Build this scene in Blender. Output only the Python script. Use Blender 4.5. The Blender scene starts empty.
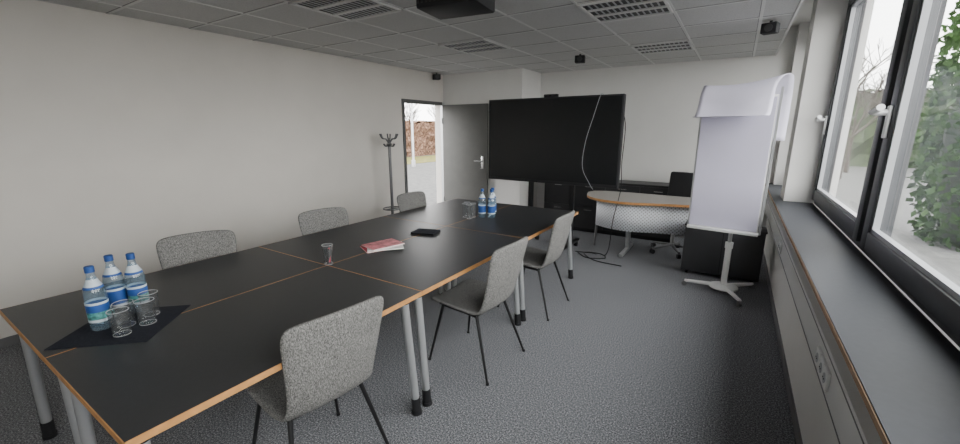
import bpy, bmesh, math, random
from mathutils import Vector, Matrix
random.seed(7)
scene = bpy.context.scene
COL = scene.collection
R = math.radians

# ------------------------------------------------------------ materials
def nmat(name):
    m = bpy.data.materials.new(name); m.use_nodes = True
    nt = m.node_tree
    return m, nt, nt.nodes['Principled BSDF']

def pmat(name, col, rough=0.5, metal=0.0, spec=0.5, noise=0.0, nscale=20, bump=0.0, bscale=200, trans=0.0, ior=1.45):
    m, nt, b = nmat(name)
    b.inputs['Base Color'].default_value = (*col, 1)
    b.inputs['Roughness'].default_value = rough
    b.inputs['Metallic'].default_value = metal
    b.inputs['Specular IOR Level'].default_value = spec
    b.inputs['Transmission Weight'].default_value = trans
    b.inputs['IOR'].default_value = ior
    tc = nt.nodes.new('ShaderNodeTexCoord')
    if noise > 0:
        n = nt.nodes.new('ShaderNodeTexNoise'); n.inputs['Scale'].default_value = nscale
        n.inputs['Detail'].default_value = 4
        nt.links.new(tc.outputs['Object'], n.inputs['Vector'])
        r = nt.nodes.new('ShaderNodeValToRGB')
        r.color_ramp.elements[0].position = 0.3; r.color_ramp.elements[1].position = 0.7
        r.color_ramp.elements[0].color = (*[c*(1-noise) for c in col], 1)
        r.color_ramp.elements[1].color = (*[min(1, c*(1+noise)) for c in col], 1)
        nt.links.new(n.outputs['Fac'], r.inputs['Fac'])
        nt.links.new(r.outputs['Color'], b.inputs['Base Color'])
    if bump > 0:
        n2 = nt.nodes.new('ShaderNodeTexNoise'); n2.inputs['Scale'].default_value = bscale
        nt.links.new(tc.outputs['Object'], n2.inputs['Vector'])
        bp = nt.nodes.new('ShaderNodeBump'); bp.inputs['Strength'].default_value = bump
        bp.inputs['Distance'].default_value = 0.002
        nt.links.new(n2.outputs['Fac'], bp.inputs['Height'])
        nt.links.new(bp.outputs['Normal'], b.inputs['Normal'])
    return m

def speckle(name, cols, scale, rough=0.95, detail=3, stretch=(1, 1, 1), lo=0.35, hi=0.65, bump=0.4):
    m, nt, b = nmat(name)
    tc = nt.nodes.new('ShaderNodeTexCoord')
    mp = nt.nodes.new('ShaderNodeMapping'); mp.inputs['Scale'].default_value = stretch
    nt.links.new(tc.outputs['Object'], mp.inputs['Vector'])
    n = nt.nodes.new('ShaderNodeTexNoise'); n.inputs['Scale'].default_value = scale
    n.inputs['Detail'].default_value = detail; n.inputs['Roughness'].default_value = 0.7
    nt.links.new(mp.outputs['Vector'], n.inputs['Vector'])
    r = nt.nodes.new('ShaderNodeValToRGB')
    els = r.color_ramp.elements
    els[0].position = lo; els[0].color = (*cols[0], 1)
    els[1].position = hi; els[1].color = (*cols[-1], 1)
    for i, c in enumerate(cols[1:-1]):
        e = els.new(lo + (hi-lo)*(i+1)/(len(cols)-1)); e.color = (*c, 1)
    nt.links.new(n.outputs['Fac'], r.inputs['Fac'])
    nt.links.new(r.outputs['Color'], b.inputs['Base Color'])
    b.inputs['Roughness'].default_value = rough
    b.inputs['Specular IOR Level'].default_value = 0.15
    bp = nt.nodes.new('ShaderNodeBump'); bp.inputs['Strength'].default_value = bump
    bp.inputs['Distance'].default_value = 0.003
    nt.links.new(n.outputs['Fac'], bp.inputs['Height'])
    nt.links.new(bp.outputs['Normal'], b.inputs['Normal'])
    return m

M_wall = pmat('wall_paint', (0.67, 0.635, 0.59), 0.9, noise=0.02, nscale=3, bump=0.15, bscale=120, spec=0.2)
M_wallw = pmat('wall_paint_white', (0.70, 0.69, 0.67), 0.9, noise=0.02, nscale=3, bump=0.15, bscale=120, spec=0.2)
M_ceil = speckle('ceiling_tile', [(0.47, 0.47, 0.465), (0.58, 0.58, 0.575)], 90, lo=0.3, hi=0.5, bump=0.1)
M_tbar = pmat('ceiling_tbar', (0.66, 0.66, 0.65), 0.6)
M_tbar_gap = pmat('ceiling_joint', (0.22, 0.22, 0.22), 0.8)
M_carpet = speckle('carpet', [(0.045, 0.046, 0.051), (0.145, 0.149, 0.160), (0.44, 0.445, 0.465)], 120, detail=4, lo=0.34, hi=0.66, bump=0.35)
M_tweed = speckle('grey_tweed', [(0.060, 0.059, 0.058), (0.165, 0.162, 0.156), (0.34, 0.335, 0.32)], 175, detail=4, stretch=(1, 1.6, 0.6), lo=0.34, hi=0.66, bump=0.35)
M_top = pmat('anthracite_laminate', (0.028, 0.029, 0.031), 0.42, noise=0.06, nscale=60, spec=0.42, bump=0.1, bscale=500)
M_edge = pmat('beech_edge', (0.50, 0.25, 0.09), 0.5, noise=0.15, nscale=25)
M_silver = pmat('silver_paint', (0.50, 0.51, 0.52), 0.35, metal=0.6)
M_chrome = pmat('chrome', (0.75, 0.75, 0.75), 0.25, metal=0.8)
M_alu = pmat('handle_aluminium', (0.72, 0.72, 0.73), 0.35, metal=0.2)
M_gun = pmat('gunmetal', (0.16, 0.16, 0.165), 0.4, metal=0.5)
M_black = pmat('black_plastic', (0.018, 0.018, 0.02), 0.6, spec=0.3)
M_blacksteel = pmat('black_steel', (0.012, 0.012, 0.013), 0.35)
M_screen = pmat('screen_glass', (0.012, 0.013, 0.014), 0.22, spec=0.4)
M_door = pmat('door_laminate', (0.105, 0.104, 0.099), 0.6, noise=0.04, nscale=8, spec=0.25)
M_dframe = pmat('door_frame_paint', (0.10, 0.10, 0.10), 0.5)
M_wframe = pmat('window_frame_anthracite', (0.050, 0.052, 0.058), 0.42)
M_sash = pmat('window_sash_grey', (0.40, 0.41, 0.43), 0.4, metal=0.1)
M_sill = pmat('window_sill_laminate', (0.050, 0.053, 0.061), 0.55, noise=0.05, nscale=40, spec=0.3)
M_silledge = pmat('sill_edge_beech', (0.30, 0.19, 0.11), 0.6, noise=0.1, nscale=25)
M_trunk = pmat('cable_duct_pvc', (0.60, 0.60, 0.59), 0.5)
M_white = pmat('white_plastic', (0.75, 0.75, 0.74), 0.4)
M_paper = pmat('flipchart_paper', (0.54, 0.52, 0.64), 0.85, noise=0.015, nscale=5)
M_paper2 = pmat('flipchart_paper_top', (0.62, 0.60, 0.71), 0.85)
M_cab = pmat('cabinet_black', (0.020, 0.020, 0.022), 0.5)
M_box = pmat('pedestal_grey', (0.045, 0.046, 0.05), 0.55)
M_desk = pmat('desk_top', (0.30, 0.28, 0.26), 0.4)
M_base = pmat('baseboard_grey', (0.16, 0.16, 0.165), 0.6)
M_label = pmat('label_blue', (0.02, 0.08, 0.30), 0.5)
M_labelg = pmat('label_green', (0.08, 0.28, 0.27), 0.5, noise=0.6, nscale=60)
M_labelw = pmat('label_white', (0.55, 0.62, 0.68), 0.5)
M_cap = pmat('cap_blue', (0.02, 0.07, 0.25), 0.4)
M_mat = pmat('placemat_felt', (0.022, 0.024, 0.032), 0.95, noise=0.2, nscale=100, spec=0.2)
M_red = pmat('magazine_red', (0.50, 0.04, 0.07), 0.5, noise=0.6, nscale=18)
M_pink = pmat('magazine_pink', (0.58, 0.18, 0.21), 0.5, noise=0.5, nscale=25)
M_pages = pmat('paper_pages', (0.8, 0.79, 0.76), 0.8)
M_dark = pmat('louver_dark', (0.03, 0.03, 0.033), 0.5)
M_asph = speckle('asphalt_paving', [(0.075, 0.075, 0.075), (0.11, 0.11, 0.105)], 6, bump=0.1)
M_grass = speckle('autumn_grass', [(0.08, 0.085, 0.025), (0.15, 0.13, 0.04)], 4, bump=0.1)
M_hedge = speckle('autumn_hedge', [(0.03, 0.02, 0.015), (0.10, 0.055, 0.035), (0.20, 0.13, 0.09)], 9, detail=8, lo=0.38, hi=0.62)
M_twig = pmat('bare_wood', (0.05, 0.04, 0.033), 0.9)
M_leaf = speckle('green_leaf', [(0.010, 0.025, 0.008), (0.035, 0.075, 0.018)], 3, detail=3)
M_leaf2 = speckle('far_foliage', [(0.015, 0.025, 0.012), (0.06, 0.08, 0.04)], 4, detail=6)
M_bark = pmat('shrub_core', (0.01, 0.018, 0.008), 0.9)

def thin_glass(name, col, f0=0.04, f1=0.5, haze=0.0, hcol=(0.8, 0.85, 0.9)):
    m = bpy.data.materials.new(name); m.use_nodes = True
    nt = m.node_tree; nt.nodes.clear()
    o = nt.nodes.new('ShaderNodeOutputMaterial'); mx = nt.nodes.new('ShaderNodeMixShader')
    t = nt.nodes.new('ShaderNodeBsdfTransparent'); t.inputs['Color'].default_value = (*col, 1)
    g = nt.nodes.new('ShaderNodeBsdfGlossy'); g.inputs['Roughness'].default_value = 0.04
    lw = nt.nodes.new('ShaderNodeLayerWeight'); lw.inputs['Blend'].default_value = 0.5
    p = nt.nodes.new('ShaderNodeMath'); p.operation = 'POWER'; p.inputs[1].default_value = 4
    nt.links.new(lw.outputs['Facing'], p.inputs[0])
    ma = nt.nodes.new('ShaderNodeMath'); ma.operation = 'MULTIPLY_ADD'; ma.inputs[1].default_value = f1; ma.inputs[2].default_value = f0
    nt.links.new(p.outputs[0], ma.inputs[0])
    body = t.outputs[0]
    if haze > 0:
        df = nt.nodes.new('ShaderNodeBsdfDiffuse'); df.inputs['Color'].default_value = (*hcol, 1)
        m2 = nt.nodes.new('ShaderNodeMixShader'); m2.inputs[0].default_value = haze
        nt.links.new(t.outputs[0], m2.inputs[1]); nt.links.new(df.outputs[0], m2.inputs[2]); body = m2.outputs[0]
    nt.links.new(ma.outputs[0], mx.inputs[0]); nt.links.new(body, mx.inputs[1])
    nt.links.new(g.outputs[0], mx.inputs[2]); nt.links.new(mx.outputs[0], o.inputs['Surface'])
    return m
M_wglass = thin_glass('window_glass', (0.96, 0.97, 0.965), 0.03, 0.25)
M_glassb = thin_glass('bottle_glass', (0.80, 0.87, 0.93), 0.07, 0.6, 0.09, (0.45, 0.65, 0.80))
M_glass = thin_glass('tumbler_glass', (0.95, 0.96, 0.965), 0.06, 0.9, 0.015, (0.85, 0.88, 0.9))

def perforated():
    m, nt, b = nmat('perforated_steel')
    tc = nt.nodes.new('ShaderNodeTexCoord'); s = nt.nodes.new('ShaderNodeSeparateXYZ')
    nt.links.new(tc.outputs['Object'], s.inputs[0])
    def sn(sock, k):
        a = nt.nodes.new('ShaderNodeMath'); a.operation = 'MULTIPLY'; a.inputs[1].default_value = k
        nt.links.new(sock, a.inputs[0])
        c = nt.nodes.new('ShaderNodeMath'); c.operation = 'SINE'; nt.links.new(a.outputs[0], c.inputs[0])
        return c.outputs[0]
    mu = nt.nodes.new('ShaderNodeMath'); mu.operation = 'MULTIPLY'
    nt.links.new(sn(s.outputs[0], 150), mu.inputs[0]); nt.links.new(sn(s.outputs[2], 150), mu.inputs[1])
    gt = nt.nodes.new('ShaderNodeMath'); gt.operation = 'GREATER_THAN'; gt.inputs[1].default_value = 0.5
    nt.links.new(mu.outputs[0], gt.inputs[0])
    mx = nt.nodes.new('ShaderNodeMix'); mx.data_type = 'RGBA'
    mx.inputs[6].default_value = (0.80, 0.82, 0.86, 1); mx.inputs[7].default_value = (0.28, 0.28, 0.29, 1)
    nt.links.new(gt.outputs[0], mx.inputs[0]); nt.links.new(mx.outputs[2], b.inputs['Base Color'])
    b.inputs['Roughness'].default_value = 0.45
    return m
M_perf = perforated()

# ------------------------------------------------------------ builder
class B:
    def __init__(self, name):
        self.name = name; self.bm = bmesh.new(); self.mats = []
    def mi(self, mat):
        if mat not in self.mats: self.mats.append(mat)
        return self.mats.index(mat)
    def _fin(self, faces, mat):
        i = self.mi(mat)
        for f in faces: f.material_index = i
    def box(self, x0, x1, y0, y1, z0, z1, mat, bevel=0.0, M=None):
        if x0 > x1: x0, x1 = x1, x0
        if y0 > y1: y0, y1 = y1, y0
        if z0 > z1: z0, z1 = z1, z0
        mt = Matrix.Translation(((x0+x1)/2, (y0+y1)/2, (z0+z1)/2)) @ Matrix.Diagonal((x1-x0, y1-y0, z1-z0, 1))
        if M is not None: mt = M @ mt
        old = set(self.bm.faces)
        r = bmesh.ops.create_cube(self.bm, size=1, matrix=mt)
        if bevel > 0:
            es = list({e for v in r['verts'] for e in v.link_edges})
            bmesh.ops.bevel(self.bm, geom=es, offset=bevel, segments=2, affect='EDGES', profile=0.5)
        self._fin([f for f in self.bm.faces if f not in old], mat)
        return self
    def tube(self, pts, r, mat, seg=10, r1=None, caps=True):
        pts = [Vector(p) for p in pts]; n = len(pts); rings = []
        up = None
        for i, p in enumerate(pts):
            d = (pts[min(i+1, n-1)] - pts[max(i-1, 0)]).normalized()
            if up is None:
                a = Vector((0, 0, 1)) if abs(d.z) < 0.9 else Vector((1, 0, 0))
                up = (a - d*a.dot(d)).normalized()
            else:
                up = (up - d*up.dot(d)).normalized()
            s = d.cross(up)
            rr = r if r1 is None else r + (r1-r)*i/(n-1)
            rings.append([self.bm.verts.new(p + (up*math.cos(2*math.pi*k/seg) + s*math.sin(2*math.pi*k/seg))*rr) for k in range(seg)])
        fs = []
        for i in range(n-1):
            for k in range(seg):
                fs.append(self.bm.faces.new((rings[i][k], rings[i][(k+1) % seg], rings[i+1][(k+1) % seg], rings[i+1][k])))
        if caps:
            fs.append(self.bm.faces.new(rings[0][::-1])); fs.append(self.bm.faces.new(rings[-1]))
        self._fin(fs, mat); return self
    def lathe(self, c, prof, mat, seg=24, capb=True, capt=True):
        c = Vector(c); rings = []
        for r, z in prof:
            rings.append([self.bm.verts.new(c + Vector((r*math.cos(2*math.pi*k/seg), r*math.sin(2*math.pi*k/seg), z))) for k in range(seg)])
        fs = []
        for i in range(len(rings)-1):
            for k in range(seg):
                fs.append(self.bm.faces.new((rings[i][k], rings[i][(k+1) % seg], rings[i+1][(k+1) % seg], rings[i+1][k])))
        if capb: fs.append(self.bm.faces.new(rings[0][::-1]))
        if capt: fs.append(self.bm.faces.new(rings[-1]))
        self._fin(fs, mat); return self
    def prism(self, outline, z0, z1, mat, side=None):
        b = [self.bm.verts.new((x, y, z0)) for x, y in outline]
        t = [self.bm.verts.new((x, y, z1)) for x, y in outline]
        n = len(b)
        self._fin([self.bm.faces.new(t), self.bm.faces.new(b[::-1])], mat)
        self._fin([self.bm.faces.new((b[i], b[(i+1) % n], t[(i+1) % n], t[i])) for i in range(n)], side or mat)
        return self
    def sheet(self, rows, mat):
        vs = [[self.bm.verts.new(p) for p in row] for row in rows]
        fs = []
        for i in range(len(vs)-1):
            for j in range(len(vs[0])-1):
                fs.append(self.bm.faces.new((vs[i][j], vs[i][j+1], vs[i+1][j+1], vs[i+1][j])))
        self._fin(fs, mat); return self
    def mesh(self, smooth=True, recalc=True):
        if recalc: bmesh.ops.recalc_face_normals(self.bm, faces=self.bm.faces[:])
        me = bpy.data.meshes.new(self.name)
        self.bm.to_mesh(me); self.bm.free()
        for m in self.mats: me.materials.append(m)
        if smooth:
            me.shade_smooth()
            try: me.set_sharp_from_angle(angle=R(35))
            except Exception: pass
        return me
    def done(self, loc=(0, 0, 0), rz=0, parent=None, smooth=True, mods=None):
        o = bpy.data.objects.new(self.name, self.mesh(smooth)); COL.objects.link(o)
        o.location = loc; o.rotation_euler = (0, 0, rz)
        if parent: o.parent = parent
        return o

def empty(name, loc=(0, 0, 0), rz=0):
    e = bpy.data.objects.new(name, None); COL.objects.link(e)
    e.location = loc; e.rotation_euler = (0, 0, rz); e.empty_display_size = 0.1
    return e
def link(name, me, parent=None, loc=(0, 0, 0), rz=0):
    o = bpy.data.objects.new(name, me); COL.objects.link(o)
    o.parent = parent; o.location = loc; o.rotation_euler = (0, 0, rz); return o

# ------------------------------------------------------------ room shell
XL, YB, YB2, ZC, ZW = -4.5, 6.6, 5.90, 2.53, 2.85
XC = 0.28                          # edge of suspended ceiling
XP, XS, XW = 0.46, 0.38, 0.70     # parapet face, sill edge, window plane
Y0 = -2.2
B('floor').box(XL-0.15, 0.85, Y0-0.15, YB+0.15, -0.1, 0, M_carpet).done()

c = B('ceiling'); c.box(XL-0.15, XC, Y0-0.15, YB+0.15, ZC, ZW+0.15, M_ceil)
c.box(XC, 0.85, Y0-0.15, YB+0.15, ZW, ZW+0.15, M_wallw)
c.box(XC-0.015, XC+0.003, Y0, YB, ZC-0.012, ZC+0.05, M_tbar)
x = -4.76 + 0.6
while x < 0.2:
    c.box(x-0.012, x+0.012, Y0, YB, ZC-0.004, ZC, M_tbar)
    c.box(x-0.017, x-0.012, Y0, YB, ZC-0.002, ZC, M_tbar_gap); x += 0.6
y = -1.6
while y < YB:
    c.box(XL, XC, y-0.012, y+0.012, ZC-0.0045, ZC, M_tbar)
    c.box(XL, XC, y-0.017, y-0.012, ZC-0.002, ZC, M_tbar_gap); y += 0.6
c.done(smooth=False)

DY0, DY1, DZ = 4.88, 5.84, 2.02
w = B('wall_left')
w.box(XL-0.15, XL, Y0-0.15, DY0, 0, ZC, M_wall); w.box(XL-0.15, XL, DY1, YB+0.15, 0, ZC, M_wall)
w.box(XL-0.15, XL, DY0, DY1, DZ, ZC, M_wall); w.done(smooth=False)
w = B('wall_back')
w.box(XL, 0.85, YB, YB+0.15, 0, ZW, M_wallw)
w.box(XL, -2.95, YB2, YB, 0, ZC, M_wallw); w.done(smooth=False)
B('wall_front').box(XL, 0.85, Y0-0.15, Y0, 0, ZW, M_wall).done(smooth=False)
w = B('wall_right')
w.box(XP, 0.85, Y0, YB, 0, 0.87, M_wallw)
w.box(XP+0.1, 0.85, Y0, YB, 2.78, ZW, M_wallw)
w.box(XP, 0.85, 5.0, 5.35, 0.87, ZW, M_wallw)
w.box(XP, 0.85, 6.45, YB, 0.87, ZW, M_wallw)
w.box(XP, 0.85, Y0, -1.65, 0.87, ZW, M_wallw)
w.done(smooth=False)
s = B('trim_window_sill')
s.box(XS, XW-0.01, Y0, YB, 0.87, 0.90, M_sill); s.box(XS-0.004, XS, Y0, YB, 0.876, 0.896, M_silledge)
s.done(smooth=False)
B('baseboard_left').box(XL, XL+0.012, Y0, DY0-0.05, 0, 0.07, M_base).done(smooth=False)
b = B('baseboard_back'); b.box(-2.95, XP, YB-0.012, YB, 0, 0.07, M_base); b.box(XL, -2.95, YB2-0.012, YB2, 0, 0.07, M_base); b.done(smooth=False)
B('baseboard_right').box(XP-0.012, XP, Y0, YB-0.02, 0, 0.06, M_base).done(smooth=False)

# cable duct with sockets below sill
d = B('trim_cable_duct')
d.box(XP-0.05, XP-0.001, Y0+0.01, YB-0.02, 0.56, 0.74, M_trunk, bevel=0.004)
d.box(XP-0.052, XP-0.05, Y0+0.01, YB-0.02, 0.575, 0.58, M_base)
d.box(XP-0.052, XP-0.05, Y0+0.01, YB-0.02, 0.72, 0.725, M_base)
for yc in (1.90, 1.98, 2.07, 4.0, 4.08):
    d.box(XP-0.062, XP-0.05, yc-0.038, yc+0.038, 0.61, 0.69, M_white, bevel=0.004)
    d.tube([(XP-0.064, yc, 0.65), (XP-0.0615, yc, 0.65)], 0.021, M_sash, seg=20)
    for s_ in (-0.009, 0.009):
        d.tube([(XP-0.066, yc+s_, 0.65), (XP-0.063, yc+s_, 0.65)], 0.003, M_black, seg=8)
d.done()

# windows
def window(name, y0, y1, handle=True):
    z0, z1 = 0.90, 2.78
    w = B(name); F = 0.06; S = 0.10
    x0, x1 = XW, XW+0.09
    w.box(x0, x1, y0, y0+F, z0, z1, M_wframe); w.box(x0, x1, y1-F, y1, z0, z1, M_wframe)
    w.box(x0, x1, y0, y1, z0, z0+F, M_wframe); w.box(x0, x1, y0, y1, z1-F, z1, M_wframe)
    a, bb, cz, dz = y0+F-0.015, y1-F+0.015, z0+F-0.015, z1-F+0.015
    sx0, sx1 = XW-0.03, XW+0.05
    for (p, q, r_, t_) in ((a, a+S, cz, dz), (bb-S, bb, cz, dz)):
        w.box(sx0, sx1, p, q, r_, t_, M_wframe, bevel=0.006)
    w.box(sx0, sx1, a+S, bb-S, cz, cz+S, M_wframe, bevel=0.006); w.box(sx0, sx1, a+S, bb-S, dz-S, dz, M_wframe, bevel=0.006)
    g = 0.022; A, Bb, C_, D_ = a+S, bb-S, cz+S, dz-S
    for bx in ((A, A+g, C_, D_), (Bb-g, Bb, C_, D_)):
        w.box(XW-0.018, XW+0.012, bx[0], bx[1], bx[2], bx[3], M_sash)
    w.box(XW-0.018, XW+0.012, A, Bb, C_, C_+g, M_sash); w.box(XW-0.018, XW+0.012, A, Bb, D_-g, D_, M_sash)
    w.box(XW+0.01, XW+0.016, A, Bb, C_, D_, M_wglass)
    if handle:
        yc = bb-S/2; zc = 1.64
        w.box(sx0-0.016, sx0, yc-0.020, yc+0.020, zc-0.085, zc+0.085, M_alu, bevel=0.005)
        w.tube([(sx0-0.01, yc, zc+0.05), (sx0-0.065, yc, zc+0.05), (sx0-0.078, yc-0.02, zc+0.052), (sx0-0.08, yc-0.17, zc+0.07)], 0.017, M_alu, seg=14)
    w.done()
window('window_1', 3.12, 5.0); window('window_2', 1.45, 3.12)
window('window_3', -0.1, 1.45); window('window_4', -1.65, -0.1); window('window_5', 5.35, 6.45)

# door
f = B('trim_door_frame')
f.box(XL-0.15, XL+0.02, DY0-0.05, DY0, 0, DZ+0.05, M_dframe); f.box(XL-0.03, XL+0.02, DY1, DY1+0.05, 0, DZ+0.05, M_silver)
f.box(XL-0.15, XL+0.02, DY0, DY1, DZ, DZ+0.05, M_dframe); f.done(smooth=False)
d = B('door_1')
d.box(-4.47, -3.54, 5.825, 5.865, 0.01, DZ, M_door, bevel=0.003)
d.box(-3.655, -3.605, 5.817, 5.825, 0.95, 1.16, M_chrome, bevel=0.002)
d.tube([(-3.63, 5.82, 1.08), (-3.63, 5.77, 1.08), (-3.65, 5.76, 1.08), (-3.76, 5.76, 1.08)], 0.011, M_chrome)
d.tube([(-3.63, 5.825, 0.99), (-3.63, 5.805, 0.99)], 0.012, M_chrome)
for hz in (0.3, 1.7): d.tube([(-4.476, 5.82, hz), (-4.476, 5.82, hz+0.1)], 0.009, M_silver)
d.done()

# ceiling luminaires
def luminaire(x, y):
    l = B('ceiling_louver_light'); h = 0.298
    z0 = ZC-0.018
    l.box(-h, h, -h, h, ZC-0.006, ZC-0.001, M_dark)
    for a, b_, c_, d_ in ((-h, h, -h, -h+0.03), (-h, h, h-0.03, h), (-h, -h+0.02, -h, h), (h-0.02, h, -h, h)):
        l.box(a, b_, c_, d_, z0, ZC-0.001, M_tbar)
    for yy in (-0.093, 0.093): l.box(-h, h, yy-0.018, yy+0.018, z0+0.002, ZC-0.002, M_tbar)
    for k in range(11):
        xx = -h + 0.02 + (k+1)*(2*h-0.04)/12
        l.box(xx-0.006, xx+0.006, -h+0.02, h-0.02, ZC-0.010, ZC-0.002, M_sash)
    l.done((x, y, 0), smooth=False)
for p in ((-2.66, 2.3), (-2.66, 4.1), (-0.86, 3.5), (-0.86, 5.3), (-2.66, 0.5), (-0.86, 1.7), (-0.86, -0.1)): luminaire(*p)

# projector
p = B('ceiling_projector')
p.box(-0.21, 0.21, -0.15, 0.15, -0.06, 0.06, M_black, bevel=0.015)
p.tube([(0.1, -0.15, 0), (0.1, -0.175, 0)], 0.04, M_dark, seg=20)
p.tube([(0.1, -0.176, 0), (0.1, -0.178, 0)], 0.03, M_screen, seg=20)
p.box(-0.1, 0.1, -0.09, 0.09, 0.06, 0.075, M_blacksteel); p.tube([(0, 0, 0.07), (0, 0, 0.12)], 0.025, M_blacksteel)
p.lathe((0, 0, 0.108), [(0.07, 0), (0.07, 0.02)], M_blacksteel)
for k in range(7): p.box(-0.2+k*0.03, -0.185+k*0.03, -0.152, -0.149, -0.03, 0.03, M_dark)
p.done((-1.62, 2.28, ZC-0.133), R(8))

def speaker(x, y, z, rz):
    s = B('loudspeaker'); s.box(-0.06, 0.06, -0.05, 0.05, -0.05, 0.035, M_black, bevel=0.008)
    s.tube([(0, -0.05, -0.008), (0, -0.054, -0.008)], 0.032, M_dark, seg=20)
    s.tube([(0, 0, 0.03), (0, 0, 0.055)], 0.012, M_black); s.done((x, y, z), rz)
speaker(-1.8, 5.2, ZC-0.062, 0.2); speaker(0.12, 4.55, ZC-0.062, -0.3); speaker(-4.40, 5.6, ZC-0.062, 0.9)

# ------------------------------------------------------------ tables
TZ = 0.745
TX0, TXM, TX1 = -2.95, -2.15, -1.35
TY = [0.27, 1.55, 2.83, 4.11]
def table_mesh():
    t = B('conference_table'); L, W = 1.28, 0.80
    hx, hy = W/2-0.001, L/2-0.001
    t.box(-hx+0.003, hx-0.003, -hy+0.003, hy-0.003, TZ-0.026, TZ, M_top)
    for a, b_, c_, d_ in ((-hx, hx, -hy, -hy+0.003), (-hx, hx, hy-0.003, hy), (-hx, -hx+0.003, -hy, hy), (hx-0.003, hx, -hy, hy)):
        t.box(a, b_, c_, d_, TZ-0.026, TZ-0.0005, M_edge)
    for s_ in (-1, 1):
        t.box(-hx+0.08, hx-0.08, s_*(hy-0.055)-0.02, s_*(hy-0.055)+0.02, TZ-0.066, TZ-0.027, M_silver)
        t.box(s_*(hx-0.12)-0.015, s_*(hx-0.12)+0.015, -hy+0.07, hy-0.07, TZ-0.066, TZ-0.027, M_silver)
        for q in (-1, 1):
            top = Vector((s_*(hx-0.085), q*(hy-0.055), TZ-0.027)); bot = Vector((s_*(hx-0.03), q*(hy-0.045), 0.0))
            m = top.lerp(bot, 0.86); m2 = top.lerp(bot, 0.97)
            t.tube([top, m], 0.022, M_silver, seg=16)
            t.tube([m, m2], 0.0255, M_black, seg=16); t.tube([m2, bot], 0.029, M_black, seg=16)
            t.tube([top, top.lerp(bot, 0.06)], 0.028, M_black, seg=16)
    return t.mesh()
tm = table_mesh()
for i in range(3):
    for xc in ((TX0+TXM)/2, (TXM+TX1)/2):
        link('conference_table', tm, None, (xc, (TY[i]+TY[i+1])/2, 0))

# ------------------------------------------------------------ chairs
def chair_shell():
    s = B('shell')
    prof = [(0.245, 0.425, .17), (0.238, 0.440, .205), (0.20, 0.452, .23), (0.10, 0.452, .24), (-0.02, 0.440, .238), (-0.12, 0.432, .23),
            (-0.185, 0.445, .215), (-0.222, 0.488, .205), (-0.243, 0.56, .205), (-0.262, 0.64, .212), (-0.284, 0.74, .222), (-0.304, 0.83, .230), (-0.316, 0.886, .227), (-0.319, 0.908, .205)]
    N = 8; rows = []
    for i, (x, z, w) in enumerate(prof):
        row = []
        for j in range(N+1):
            v = -1 + 2*j/N
            bend = abs(v)**2.2
            up = 0.018*bend if i < 6 else 0
            if i >= 12: up = -0.012*abs(v)**4
            fw = 0.035*bend if i >= 7 else (0.02*bend if i == 6 else 0)
            row.append((x+fw, v*w, z+up))
        rows.append(row)
    s.sheet(rows, M_tweed)
    return s.mesh(recalc=True)
def chair_legs():
    l = B('legs')
    for sy in (-1, 1):
        l.tube([(0.15, sy*0.17, 0.425), (0.235, sy*0.235, 0.0)], 0.0115, M_blacksteel, r1=0.008)
        l.tube([(-0.13, sy*0.17, 0.410), (-0.265, sy*0.245, 0.0)], 0.0115, M_blacksteel, r1=0.008)
        l.tube([(0.15, sy*0.17, 0.422), (-0.13, sy*0.17, 0.408)], 0.010, M_blacksteel)
        for p in ((0.235, sy*0.235), (-0.265, sy*0.245)): l.lathe((p[0], p[1], 0), [(0.011, 0), (0.011, 0.012)], M_black, seg=12)
    for x in (0.15, -0.13): l.tube([(x, -0.17, 0.414), (x, 0.17, 0.414)], 0.010, M_blacksteel)
    return l.mesh()
sm, lm = chair_shell(), chair_legs()
def chair(x, y, deg):
    e = empty('conference_chair', (x, y, 0), R(deg))
    o = link('shell', sm, e)
    so = o.modifiers.new('s', 'SOLIDIFY'); so.thickness = 0.026; so.offset = 0
    su = o.modifiers.new('u', 'SUBSURF'); su.levels = 2; su.render_levels = 2
    link('legs', lm, e)
chair(-1.555, 0.985, 172); chair(-1.43, 2.20, 178); chair(-1.46, 3.23, 180)
chair(-2.80, 1.12, -18); chair(-2.79, 2.16, -12); chair(-2.77, 3.36, -2)

# ------------------------------------------------------------ table items
def bottle(x, y, z=TZ, green=False, rz=0):
    b = B('water_bottle')
    b.lathe((0, 0, 0), [(0.034, 0), (0.038, 0.006), (0.038, 0.165), (0.034, 0.19), (0.022, 0.215), (0.015, 0.24), (0.014, 0.262)], M_glassb)
    b.lathe((0, 0, 0), [(0.0388, 0.040), (0.0388, 0.052)], M_labelw, capb=False, capt=False)
    b.lathe((0, 0, 0), [(0.0389, 0.052), (0.0389, 0.085)], M_labelg if green else M_label, capb=False, capt=False)
    b.lathe((0, 0, 0), [(0.0388, 0.085), (0.0388, 0.118)], M_label, capb=False, capt=False)
    b.lathe((0, 0, 0), [(0.0388, 0.118), (0.0388, 0.128)], M_labelw, capb=False, capt=False)
    b.lathe((0, 0, 0), [(0.0315, 0.198), (0.0225, 0.216), (0.0185, 0.228)], M_labelw, capb=False, capt=False)
    b.lathe((0, 0, 0), [(0.0350, 0.188), (0.0315, 0.198)], M_label, capb=False, capt=False)
    b.lathe((0, 0, 0.258), [(0.0165, 0), (0.0165, 0.024), (0.014, 0.027)], M_cap)
    b.done((x, y, z), rz)
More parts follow.
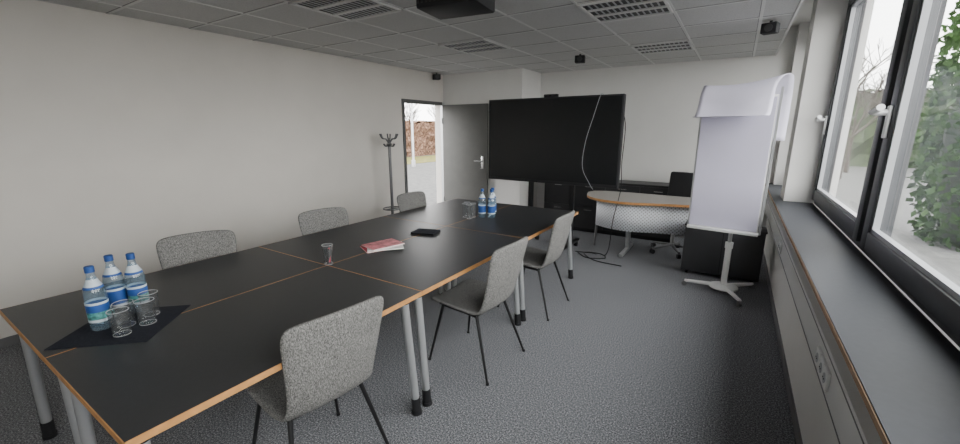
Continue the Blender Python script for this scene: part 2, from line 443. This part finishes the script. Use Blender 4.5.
def tumbler(x, y, h=0.10, z=TZ, r=0.034, content=False):
    b = B('drinking_glass')
    b.lathe((0, 0, 0), [(r*0.82, 0), (r*0.86, 0.004), (r, h), (r-0.002, h), (r*0.80, 0.012), (0.001, 0.010)], M_glass, capt=True)
    b.tube([((r-0.001)*math.cos(2*math.pi*k/24), (r-0.001)*math.sin(2*math.pi*k/24), h) for k in range(25)], 0.0015, M_sash, seg=6, caps=False)
    b.tube([((r*0.82)*math.cos(2*math.pi*k/24), (r*0.82)*math.sin(2*math.pi*k/24), 0.004) for k in range(25)], 0.0015, M_sash, seg=6, caps=False)
    if content:
        for q in range(5):
            a = q*1.3; b.tube([(0.012*math.cos(a), 0.012*math.sin(a), 0.014), (0.022*math.cos(a+2), 0.022*math.sin(a+2), h*0.8)], 0.007, M_dark if q else M_red, seg=8)
    b.done((x, y, z))
pm = B('placemat'); pm.box(-0.18, 0.18, -0.18, 0.18, 0, 0.003, M_mat); pm.done((-2.22, 0.54, TZ+0.0005), R(43), smooth=False)
Z2 = TZ+0.0045
for o in ((-2.27, 0.475, True), (-2.40, 0.575, False), (-2.35, 0.64, True)): bottle(o[0], o[1], Z2, o[2])
for o in ((-2.12, 0.50), (-2.15, 0.60), (-2.20, 0.54), (-2.24, 0.645)): tumbler(o[0], o[1], z=Z2, h=0.11, r=0.037)
tumbler(-2.16, 1.57, 0.13, content=True, z=TZ+0.001)
for o in ((-2.08, 3.33), (-1.99, 3.36), (-2.03, 3.45)): bottle(o[0], o[1], TZ+0.001)
for o in ((-2.21, 3.22), (-2.15, 3.27), (-2.24, 3.30), (-2.14, 3.19)): tumbler(o[0], o[1], 0.14, r=0.031, z=TZ+0.001)

m = B('magazine_stack')
for k, (rz, c1, dx, dy) in enumerate(((R(12), M_red, 0, 0), (R(-4), M_pages, 0.02, 0.03), (R(24), M_pink, -0.01, 0.02))):
    T = Matrix.Translation((dx, dy, k*0.008)) @ Matrix.Rotation(rz, 4, 'Z') @ Matrix.Diagonal((0.85, 0.85, 1, 1))
    m.box(-0.105, 0.105, -0.15, 0.15, 0.001, 0.007, M_pages, M=T)
    m.box(-0.107, 0.107, -0.152, 0.152, 0.0068, 0.0078, c1, M=T); m.box(-0.107, 0.107, -0.152, 0.152, 0.0, 0.001, c1, M=T)
    m.box(-0.109, -0.106, -0.152, 0.152, 0.0, 0.0078, c1, M=T)
m.done((-2.15, 2.02, TZ+0.001), R(-38), smooth=False)
n = B('notebook'); n.box(-0.10, 0.10, -0.075, 0.075, 0, 0.012, M_black); n.box(-0.103, 0.103, -0.078, 0.078, 0.012, 0.014, M_mat)
n.box(-0.103, 0.103, -0.078, 0.078, -0.0, 0.001, M_black); n.box(-0.104, -0.1, -0.078, 0.078, 0, 0.014, M_black); n.done((-2.15, 2.54, TZ+0.001), R(15), smooth=False)

# ------------------------------------------------------------ display on cart
def bez(pts, n=10):
    pts = [Vector(p) for p in pts]; out = []
    P = [pts[0]]+pts+[pts[-1]]
    for i in range(1, len(P)-2):
        for k in range(n):
            u = k/n; a, b_, c_, d_ = P[i-1], P[i], P[i+1], P[i+2]
            out.append(0.5*((2*b_)+(c_-a)*u+(2*a-5*b_+4*c_-d_)*u*u+(3*b_-a-3*c_+d_)*u**3))
    out.append(pts[-1]); return out
t = B('presentation_display')
X0, X1, YD, ZT = -0.91, 0.92, 0.0, 2.00
t.box(X0, X1, YD-0.02, YD+0.06, 0.91, ZT, M_black, bevel=0.008)
t.box(X0+0.02, X1-0.02, YD-0.0225, YD-0.02, 0.95, ZT-0.02, M_screen)
t.box(X0+0.3, X1-0.3, YD+0.06, YD+0.11, 1.1, 1.75, M_black, bevel=0.01)
t.box(-0.08, 0.10, YD-0.03, YD+0.03, ZT, ZT+0.035, M_black, bevel=0.006)
t.tube([(0.01, YD-0.03, ZT+0.017), (0.01, YD-0.036, ZT+0.017)], 0.012, M_screen, seg=16)
for px in (-0.30, 0.30):
    t.box(px-0.03, px+0.03, YD+0.11, YD+0.16, 0.1, 1.7, M_blacksteel, bevel=0.004)
    t.box(px-0.035, px+0.035, YD-0.28, YD+0.42, 0.075, 0.11, M_blacksteel, bevel=0.004)
    for yy in (YD-0.24, YD+0.38):
        t.tube([(px-0.02, yy, 0.035), (px+0.02, yy, 0.035)], 0.035, M_black, seg=20)
        t.box(px-0.012, px+0.012, yy-0.012, yy+0.012, 0.04, 0.08, M_silver)
t.box(-0.3, 0.3, YD+0.11, YD+0.15, 0.3, 0.36, M_blacksteel); t.box(-0.3, 0.3, YD+0.10, YD+0.16, 1.2, 1.3, M_blacksteel)
t.tube(bez([(0.66, 0.04, ZT+0.005), (0.65, -0.03, ZT-0.005), (0.58, -0.035, 1.75), (0.50, -0.035, 1.45), (0.48, -0.035, 1.15), (0.58, -0.035, 0.95), (0.62, -0.01, 0.88), (0.58, 0.05, 0.89)]), 0.0032, M_sash, seg=6)
t.tube(bez([(0.91, 0.05, 1.78), (0.94, 0.05, 1.6), (0.93, 0.05, 1.2), (0.94, 0.06, 0.9), (0.86, 0.12, 0.5), (0.8, 0.16, 0.03), (0.6, 0.15, 0.01), (0.4, 0.1, 0.01)]), 0.005, M_black, seg=6)
t.done((-2.07, 4.94, 0), R(-1.5))

# ------------------------------------------------------------ credenza
k = B('sideboard_cabinet')
cx0, cx1, cy0, cy1 = -2.62, -0.62, 6.14, 6.56
k.box(cx0, cx1, cy0+0.02, cy1, 0.06, 0.80, M_cab); k.box(cx0+0.03, cx1-0.03, cy0+0.05, cy1, 0, 0.06, M_black)
k.box(cx0-0.01, cx1+0.01, cy0-0.005, cy1, 0.80, 0.825, M_cab, bevel=0.003)
nd = 4; wd = (cx1-cx0)/nd
for i in range(nd):
    a = cx0+i*wd
    for (z0, z1) in ((0.07, 0.42), (0.43, 0.79)):
        k.box(a+0.005, a+wd-0.005, cy0, cy0+0.02, z0, z1, M_cab, bevel=0.002)
        k.box(a+wd/2-0.06, a+wd/2+0.06, cy0-0.02, cy0-0.012, z1-0.06, z1-0.05, M_chrome)
        for q in (-0.055, 0.055): k.box(a+wd/2+q-0.004, a+wd/2+q+0.004, cy0-0.015, cy0, z1-0.06, z1-0.05, M_chrome)
k.done(smooth=False)

# ------------------------------------------------------------ desk
e = empty('office_desk', (0, 0, 0))
fp = [(-1.70, 5.55, 0), (-1.60, 5.22, 0), (-1.36, 5.02, 0), (-1.03, 4.98, 0), (-0.7, 5.08, 0), (-0.3, 5.18, 0), (-0.05, 5.20, 0)]
front = bez(fp, 6)
out = [(v.x, v.y) for v in front] + [(-0.05, 5.78), (-1.2, 5.80), (-1.5, 5.78), (-1.66, 5.70)]
t = B('top'); t.prism(out, 0.715, 0.745, M_desk, M_edge); t.done(parent=e)
t = B('modesty_panel')
pf = bez([(-1.48, 5.25, 0), (-1.30, 5.13, 0), (-1.03, 5.08, 0), (-0.7, 5.18, 0), (-0.3, 5.27, 0), (-0.10, 5.28, 0)], 6)
t.sheet([[(v.x, v.y, 0.36) for v in pf], [(v.x, v.y, 0.70) for v in pf]], M_perf)
o = t.done(parent=e); sd = o.modifiers.new('s', 'SOLIDIFY'); sd.thickness = 0.006
t = B('frame')
for lx in (-1.10, -0.2):
    t.tube([(lx, 5.40, 0.69), (lx, 5.52, 0.03)], 0.032, M_silver, seg=16)
    t.box(lx-0.025, lx+0.025, 5.12, 5.76, 0.0, 0.04, M_silver, bevel=0.008); t.box(lx-0.02, lx+0.02, 5.22, 5.74, 0.67, 0.715, M_silver)
t.tube([(-1.52, 5.50, 0.715), (-1.55, 5.50, 0.0)], 0.018, M_gun)
t.box(-1.50, -0.15, 5.45, 5.48, 0.66, 0.70, M_silver); t.done(parent=e)
pcb = B('floor_cable'); pcb.tube(bez([(-1.62, 5.0, 0.008), (-1.45, 4.85, 0.008), (-1.25, 4.95, 0.008), (-1.35, 5.1, 0.008), (-1.55, 5.05, 0.008), (-1.35, 4.8, 0.008), (-1.0, 4.75, 0.008)]), 0.006, M_black, seg=6); pcb.done()

# office chair
oc = B('office_swivel_chair')
oc.box(-0.25, 0.25, -0.24, 0.24, 0.44, 0.52, M_black, bevel=0.035)
T = Matrix.Translation((0, 0.24, 0.80)) @ Matrix.Rotation(R(-8), 4, 'X')
oc.box(-0.19, 0.19, -0.03, 0.03, -0.25, 0.25, M_black, bevel=0.028, M=T)
oc.box(-0.03, 0.03, 0.22, 0.26, 0.42, 0.7, M_black, bevel=0.005); oc.box(-0.03, 0.03, 0.0, 0.26, 0.41, 0.44, M_black)
oc.tube([(0, 0, 0.08), (0, 0, 0.44)], 0.025, M_silver)
for i in range(5):
    a = 2*math.pi*i/5+0.3; q = Vector((math.cos(a), math.sin(a), 0))
    oc.tube([Vector((0, 0, 0.11)), q*0.28+Vector((0, 0, 0.075))], 0.02, M_gun, r1=0.014)
    s_ = Vector((-q.y, q.x, 0))
    oc.tube([q*0.28+s_*-0.02+Vector((0, 0, 0.03)), q*0.28+s_*0.02+Vector((0, 0, 0.03))], 0.03, M_black, seg=16)
oc.done((-0.58, 5.70, 0), R(-10))

# pedestal box
pb = B('mobile_pedestal')
pb.box(-0.38, 0.36, 4.90, 5.16, 0.04, 0.56, M_box, bevel=0.004); pb.box(-0.39, 0.37, 4.89, 5.165, 0.56, 0.58, M_box, bevel=0.003)
pb.box(-0.012, -0.006, 4.897, 4.90, 0.05, 0.55, M_black)
for px in (-0.32, 0.30):
    for py in (4.95, 5.11): pb.tube([(px-0.012, py, 0.02), (px+0.012, py, 0.02)], 0.02, M_black, seg=14); pb.box(px-0.01, px+0.01, py-0.01, py+0.01, 0.02, 0.045, M_silver)
pb.done()

# ------------------------------------------------------------ flip chart
e = empty('flip_chart', (0.05, 4.52, 0), R(-7))
t = B('stand')
t.lathe((0, 0, 0.05), [(0.13, 0), (0.13, 0.012), (0.04, 0.03)], M_white, seg=28)
for a in (189, -59, 51):
    q = Vector((math.cos(R(a)), math.sin(R(a)), 0)); L = 0.35
    t.tube([q*0.03+Vector((0, 0, 0.065)), q*L+Vector((0, 0, 0.055))], 0.024, M_white, r1=0.016)
    s_ = Vector((-q.y, q.x, 0))
    t.tube([q*L+s_*-0.014+Vector((0, 0, 0.025)), q*L+s_*0.014+Vector((0, 0, 0.025))], 0.025, M_base, seg=16)
t.tube([(0, 0, 0.06), (0, 0, 0.5)], 0.028, M_white, seg=16); t.tube([(0, 0, 0.5), (0, 0, 1.5)], 0.018, M_silver, seg=16)
t.lathe((0, 0, 0.46), [(0.035, 0), (0.035, 0.06)], M_white)
t.done(parent=e)
bx0, bx1 = -0.365, 0.215
t = B('board')
t.box(bx0, bx1, -0.055, -0.035, 0.66, 1.90, M_white, bevel=0.004)
t.box(bx0-0.01, bx1+0.01, -0.12, -0.03, 0.635, 0.66, M_white, bevel=0.004)
t.box(bx1+0.005, bx1+0.024, -0.06, -0.03, 0.64, 1.96, M_silver); t.box(bx0-0.017, bx0, -0.06, -0.03, 0.64, 1.90, M_silver)
t.box(-0.05, 0.05, -0.035, -0.015, 1.2, 1.5, M_silver)
t.done(parent=e)
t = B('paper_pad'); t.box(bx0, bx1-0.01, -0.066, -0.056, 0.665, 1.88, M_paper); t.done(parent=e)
t = B('flipped_page')
prof = [(-0.36, 1.715), (-0.29, 1.715), (-0.225, 1.765), (-0.175, 1.85), (-0.12, 1.94), (-0.05, 2.00), (0.04, 2.015), (0.13, 1.985), (0.21, 1.90), (0.25, 1.78), (0.245, 1.64), (0.20, 1.50)]
prof = bez([(p[0], p[1], 0) for p in prof], 3)
rows = []
for i, p in enumerate(prof):
    row = []; s_ = i/(len(prof)-1)
    sh = min(1, max(0, (s_-0.30)/0.35)); sh = sh*sh*(3-2*sh)
    for j in range(17):
        u = j/16; x = bx0-0.02 + 0.575*u
        wav = 0.018*math.sin(u*5.5+s_*3)*(1 if s_ < 0.3 or s_ > 0.7 else 0.4)
        row.append((x + 0.10*sh*u**1.5, p.x + wav, p.y + 0.06*u*math.sin(s_*math.pi) - 0.035*math.sin(u*math.pi)*math.sin(s_*math.pi)))
    rows.append(row)
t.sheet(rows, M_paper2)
o = t.done(parent=e); sd = o.modifiers.new('s', 'SOLIDIFY'); sd.thickness = 0.002

# ------------------------------------------------------------ coat rack
cr = B('coat_rack')
cr.lathe((0, 0, 0), [(0.18, 0), (0.18, 0.012), (0.05, 0.03), (0.02, 0.04)], M_gun, seg=32)
cr.tube([(0, 0, 0.02), (0, 0, 1.46)], 0.021, M_gun, seg=16)
for i in range(6):
    a = 2*math.pi*i/6+0.4; q = Vector((math.cos(a), math.sin(a), 0))
    cr.tube(bez([q*0.015+Vector((0, 0, 1.42)), q*0.05+Vector((0, 0, 1.47)), q*0.10+Vector((0, 0, 1.48)), q*0.13+Vector((0, 0, 1.53))], 5), 0.010, M_gun)
    cr.lathe(q*0.13+Vector((0, 0, 1.525)), [(0.006, 0), (0.014, 0.008), (0.006, 0.020)], M_gun, seg=10)
    cr.tube(bez([q*0.015+Vector((0, 0, 1.38)), q*0.06+Vector((0, 0, 1.37)), q*0.085+Vector((0, 0, 1.405))], 4), 0.009, M_gun)
def ring(b, z, r, t, mat):
    b.tube([(r*math.cos(2*math.pi*k/28), r*math.sin(2*math.pi*k/28), z) for k in range(29)], t, mat, seg=8, caps=False)
ring(cr, 0.47, 0.13, 0.010, M_gun); ring(cr, 1.40, 0.03, 0.012, M_gun)
for i in range(3):
    a = 2*math.pi*i/3+0.4; q = Vector((math.cos(a), math.sin(a), 0)); cr.tube([q*0.015+Vector((0, 0, 0.47)), q*0.13+Vector((0, 0, 0.47))], 0.008, M_gun)
cr.done((-4.18, 4.20, 0))

# ------------------------------------------------------------ outside
g = B('ground_outside'); g.box(-40, -4.66, -30, 50, -0.3, -0.12, M_asph); g.box(0.86, 40, -30, 50, -0.3, -0.12, M_asph); g.done(smooth=False)
g = B('lawn_outside'); g.box(-17.5, -14, -30, 50, -0.119, -0.10, M_grass); g.done(smooth=False)
def hedge(name, x0, x1, y0, y1, h, mat, amp, step):
    b = B(name); nx = max(2, int((x1-x0)/step)); ny = max(2, int((y1-y0)/step)); nz = max(2, int(h/step))
    def face(fn, a, c_):
        b.sheet([[fn(i/a, j/c_) for j in range(c_+1)] for i in range(a+1)], mat)
    rnd = lambda: random.uniform(-amp, amp)
    face(lambda u, v: (x1+rnd(), y0+(y1-y0)*u, -0.12+h*v+rnd()*v), ny, nz)
    face(lambda u, v: (x0+rnd(), y0+(y1-y0)*u, -0.12+h*v+rnd()*v), ny, nz)
    face(lambda u, v: (x0+(x1-x0)*v, y0+(y1-y0)*u, -0.12+h+rnd()), ny, nx)
    face(lambda u, v: (x0+(x1-x0)*u, y0+rnd(), -0.12+h*v), nx, nz)
    face(lambda u, v: (x0+(x1-x0)*u, y1+rnd(), -0.12+h*v), nx, nz)
    b.done(smooth=False)
hedge('autumn_hedge', -20, -18, 5, 45, 2.2, M_hedge, 0.15, 0.3)
hedge('garden_hedge', 2.5, 30, 26, 28, 3.4, M_leaf2, 0.3, 0.5)
def tree(x, y, h):
    b = B('bare_tree')
    def br(p, d, L, r, lev):
        q = p + d*L
        b.tube([p, (p+q)/2+Vector((random.uniform(-.03, .03), random.uniform(-.03, .03), 0))*L, q], r, M_twig, seg=5, r1=r*0.6, caps=False)
        if lev == 0: return
        for _ in range(4):
            dd = (d + Vector((random.gauss(0, .5), random.gauss(0, .5), random.gauss(0.15, .3)))).normalized()
            br(p+d*L*random.uniform(0.55, 1), dd, L*random.uniform(.5, .75), r*0.55, lev-1)
    br(Vector((0, 0, -0.12)), Vector((0, 0, 1)), h*0.4, 0.09, 4)
    b.done((x, y, 0), smooth=False)
tree(-24, 27, 6); tree(-23.5, 30.5, 5.5); tree(-25, 33, 6.5); tree(-22, 24.5, 5)
tree(5, 20, 5); tree(3.9, 22, 4.5); tree(3.2, 19, 5.5)
l = B('street_lamp'); l.tube([(0, 0, -0.12), (0, 0, 4.5)], 0.06, M_silver, r1=0.04); l.lathe((0, 0, 4.45), [(0.05, 0), (0.25, 0.05), (0.2, 0.2), (0.05, 0.25)], M_silver)
l.lathe((0, 0, -0.12), [(0.1, 0), (0.1, 0.3)], M_silver); l.done((-13, 14.6, 0))

def shrub(name, cx, cy, rx, ry, h, n, size):
    b = B(name)
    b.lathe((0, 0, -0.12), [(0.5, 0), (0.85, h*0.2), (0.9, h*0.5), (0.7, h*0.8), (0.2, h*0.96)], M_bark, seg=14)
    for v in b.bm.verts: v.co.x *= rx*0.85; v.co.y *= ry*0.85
    fs = []
    for i in range(n):
        th = random.uniform(0, 2*math.pi); zz = random.uniform(0, 1)
        rr = (1-abs(zz-0.45)**2.2*1.8)
        rr = max(0.15, rr)*random.uniform(0.82, 1.08)
        p = Vector((rx*rr*math.cos(th), ry*rr*math.sin(th), -0.12+h*zz))
        d = Vector((random.gauss(0, 1), random.gauss(0, 1), random.gauss(0, 1)-0.6)).normalized()
        u = d.cross(Vector((random.random(), random.random(), 1))).normalized()
        s_ = size*random.uniform(0.6, 1.2)
        vs = [b.bm.verts.new(p+q) for q in (Vector((0, 0, 0)), d*s_*0.5+u*s_*0.32, d*s_, d*s_*0.5-u*s_*0.32)]
        fs.append(b.bm.faces.new(vs))
    b._fin(fs, M_leaf)
    b.done((cx, cy, 0), smooth=False)
shrub('garden_shrub', 3.25, 8.9, 0.85, 0.95, 5.0, 6500, 0.14)

# ------------------------------------------------------------ world & light
W = bpy.data.worlds.new('overcast'); scene.world = W; W.use_nodes = True
nt = W.node_tree; bg = nt.nodes['Background']
tc = nt.nodes.new('ShaderNodeTexCoord'); sp = nt.nodes.new('ShaderNodeSeparateXYZ'); rp = nt.nodes.new('ShaderNodeValToRGB')
nt.links.new(tc.outputs['Generated'], sp.inputs[0]); nt.links.new(sp.outputs[2], rp.inputs[0])
rp.color_ramp.elements[0].color = (1.0, 0.985, 0.97, 1); rp.color_ramp.elements[1].color = (0.97, 0.97, 0.97, 1)
nt.links.new(rp.outputs[0], bg.inputs['Color']); bg.inputs['Strength'].default_value = 11.0

# ------------------------------------------------------------ camera
cd = bpy.data.cameras.new('camera'); cd.sensor_width = 36; cd.lens = 15.0; cd.clip_start = 0.05; cd.clip_end = 200
co = bpy.data.objects.new('camera', cd); COL.objects.link(co)
co.location = (0, 0, 1.6); co.rotation_euler = (R(77), 0, R(32.3))
scene.camera = co
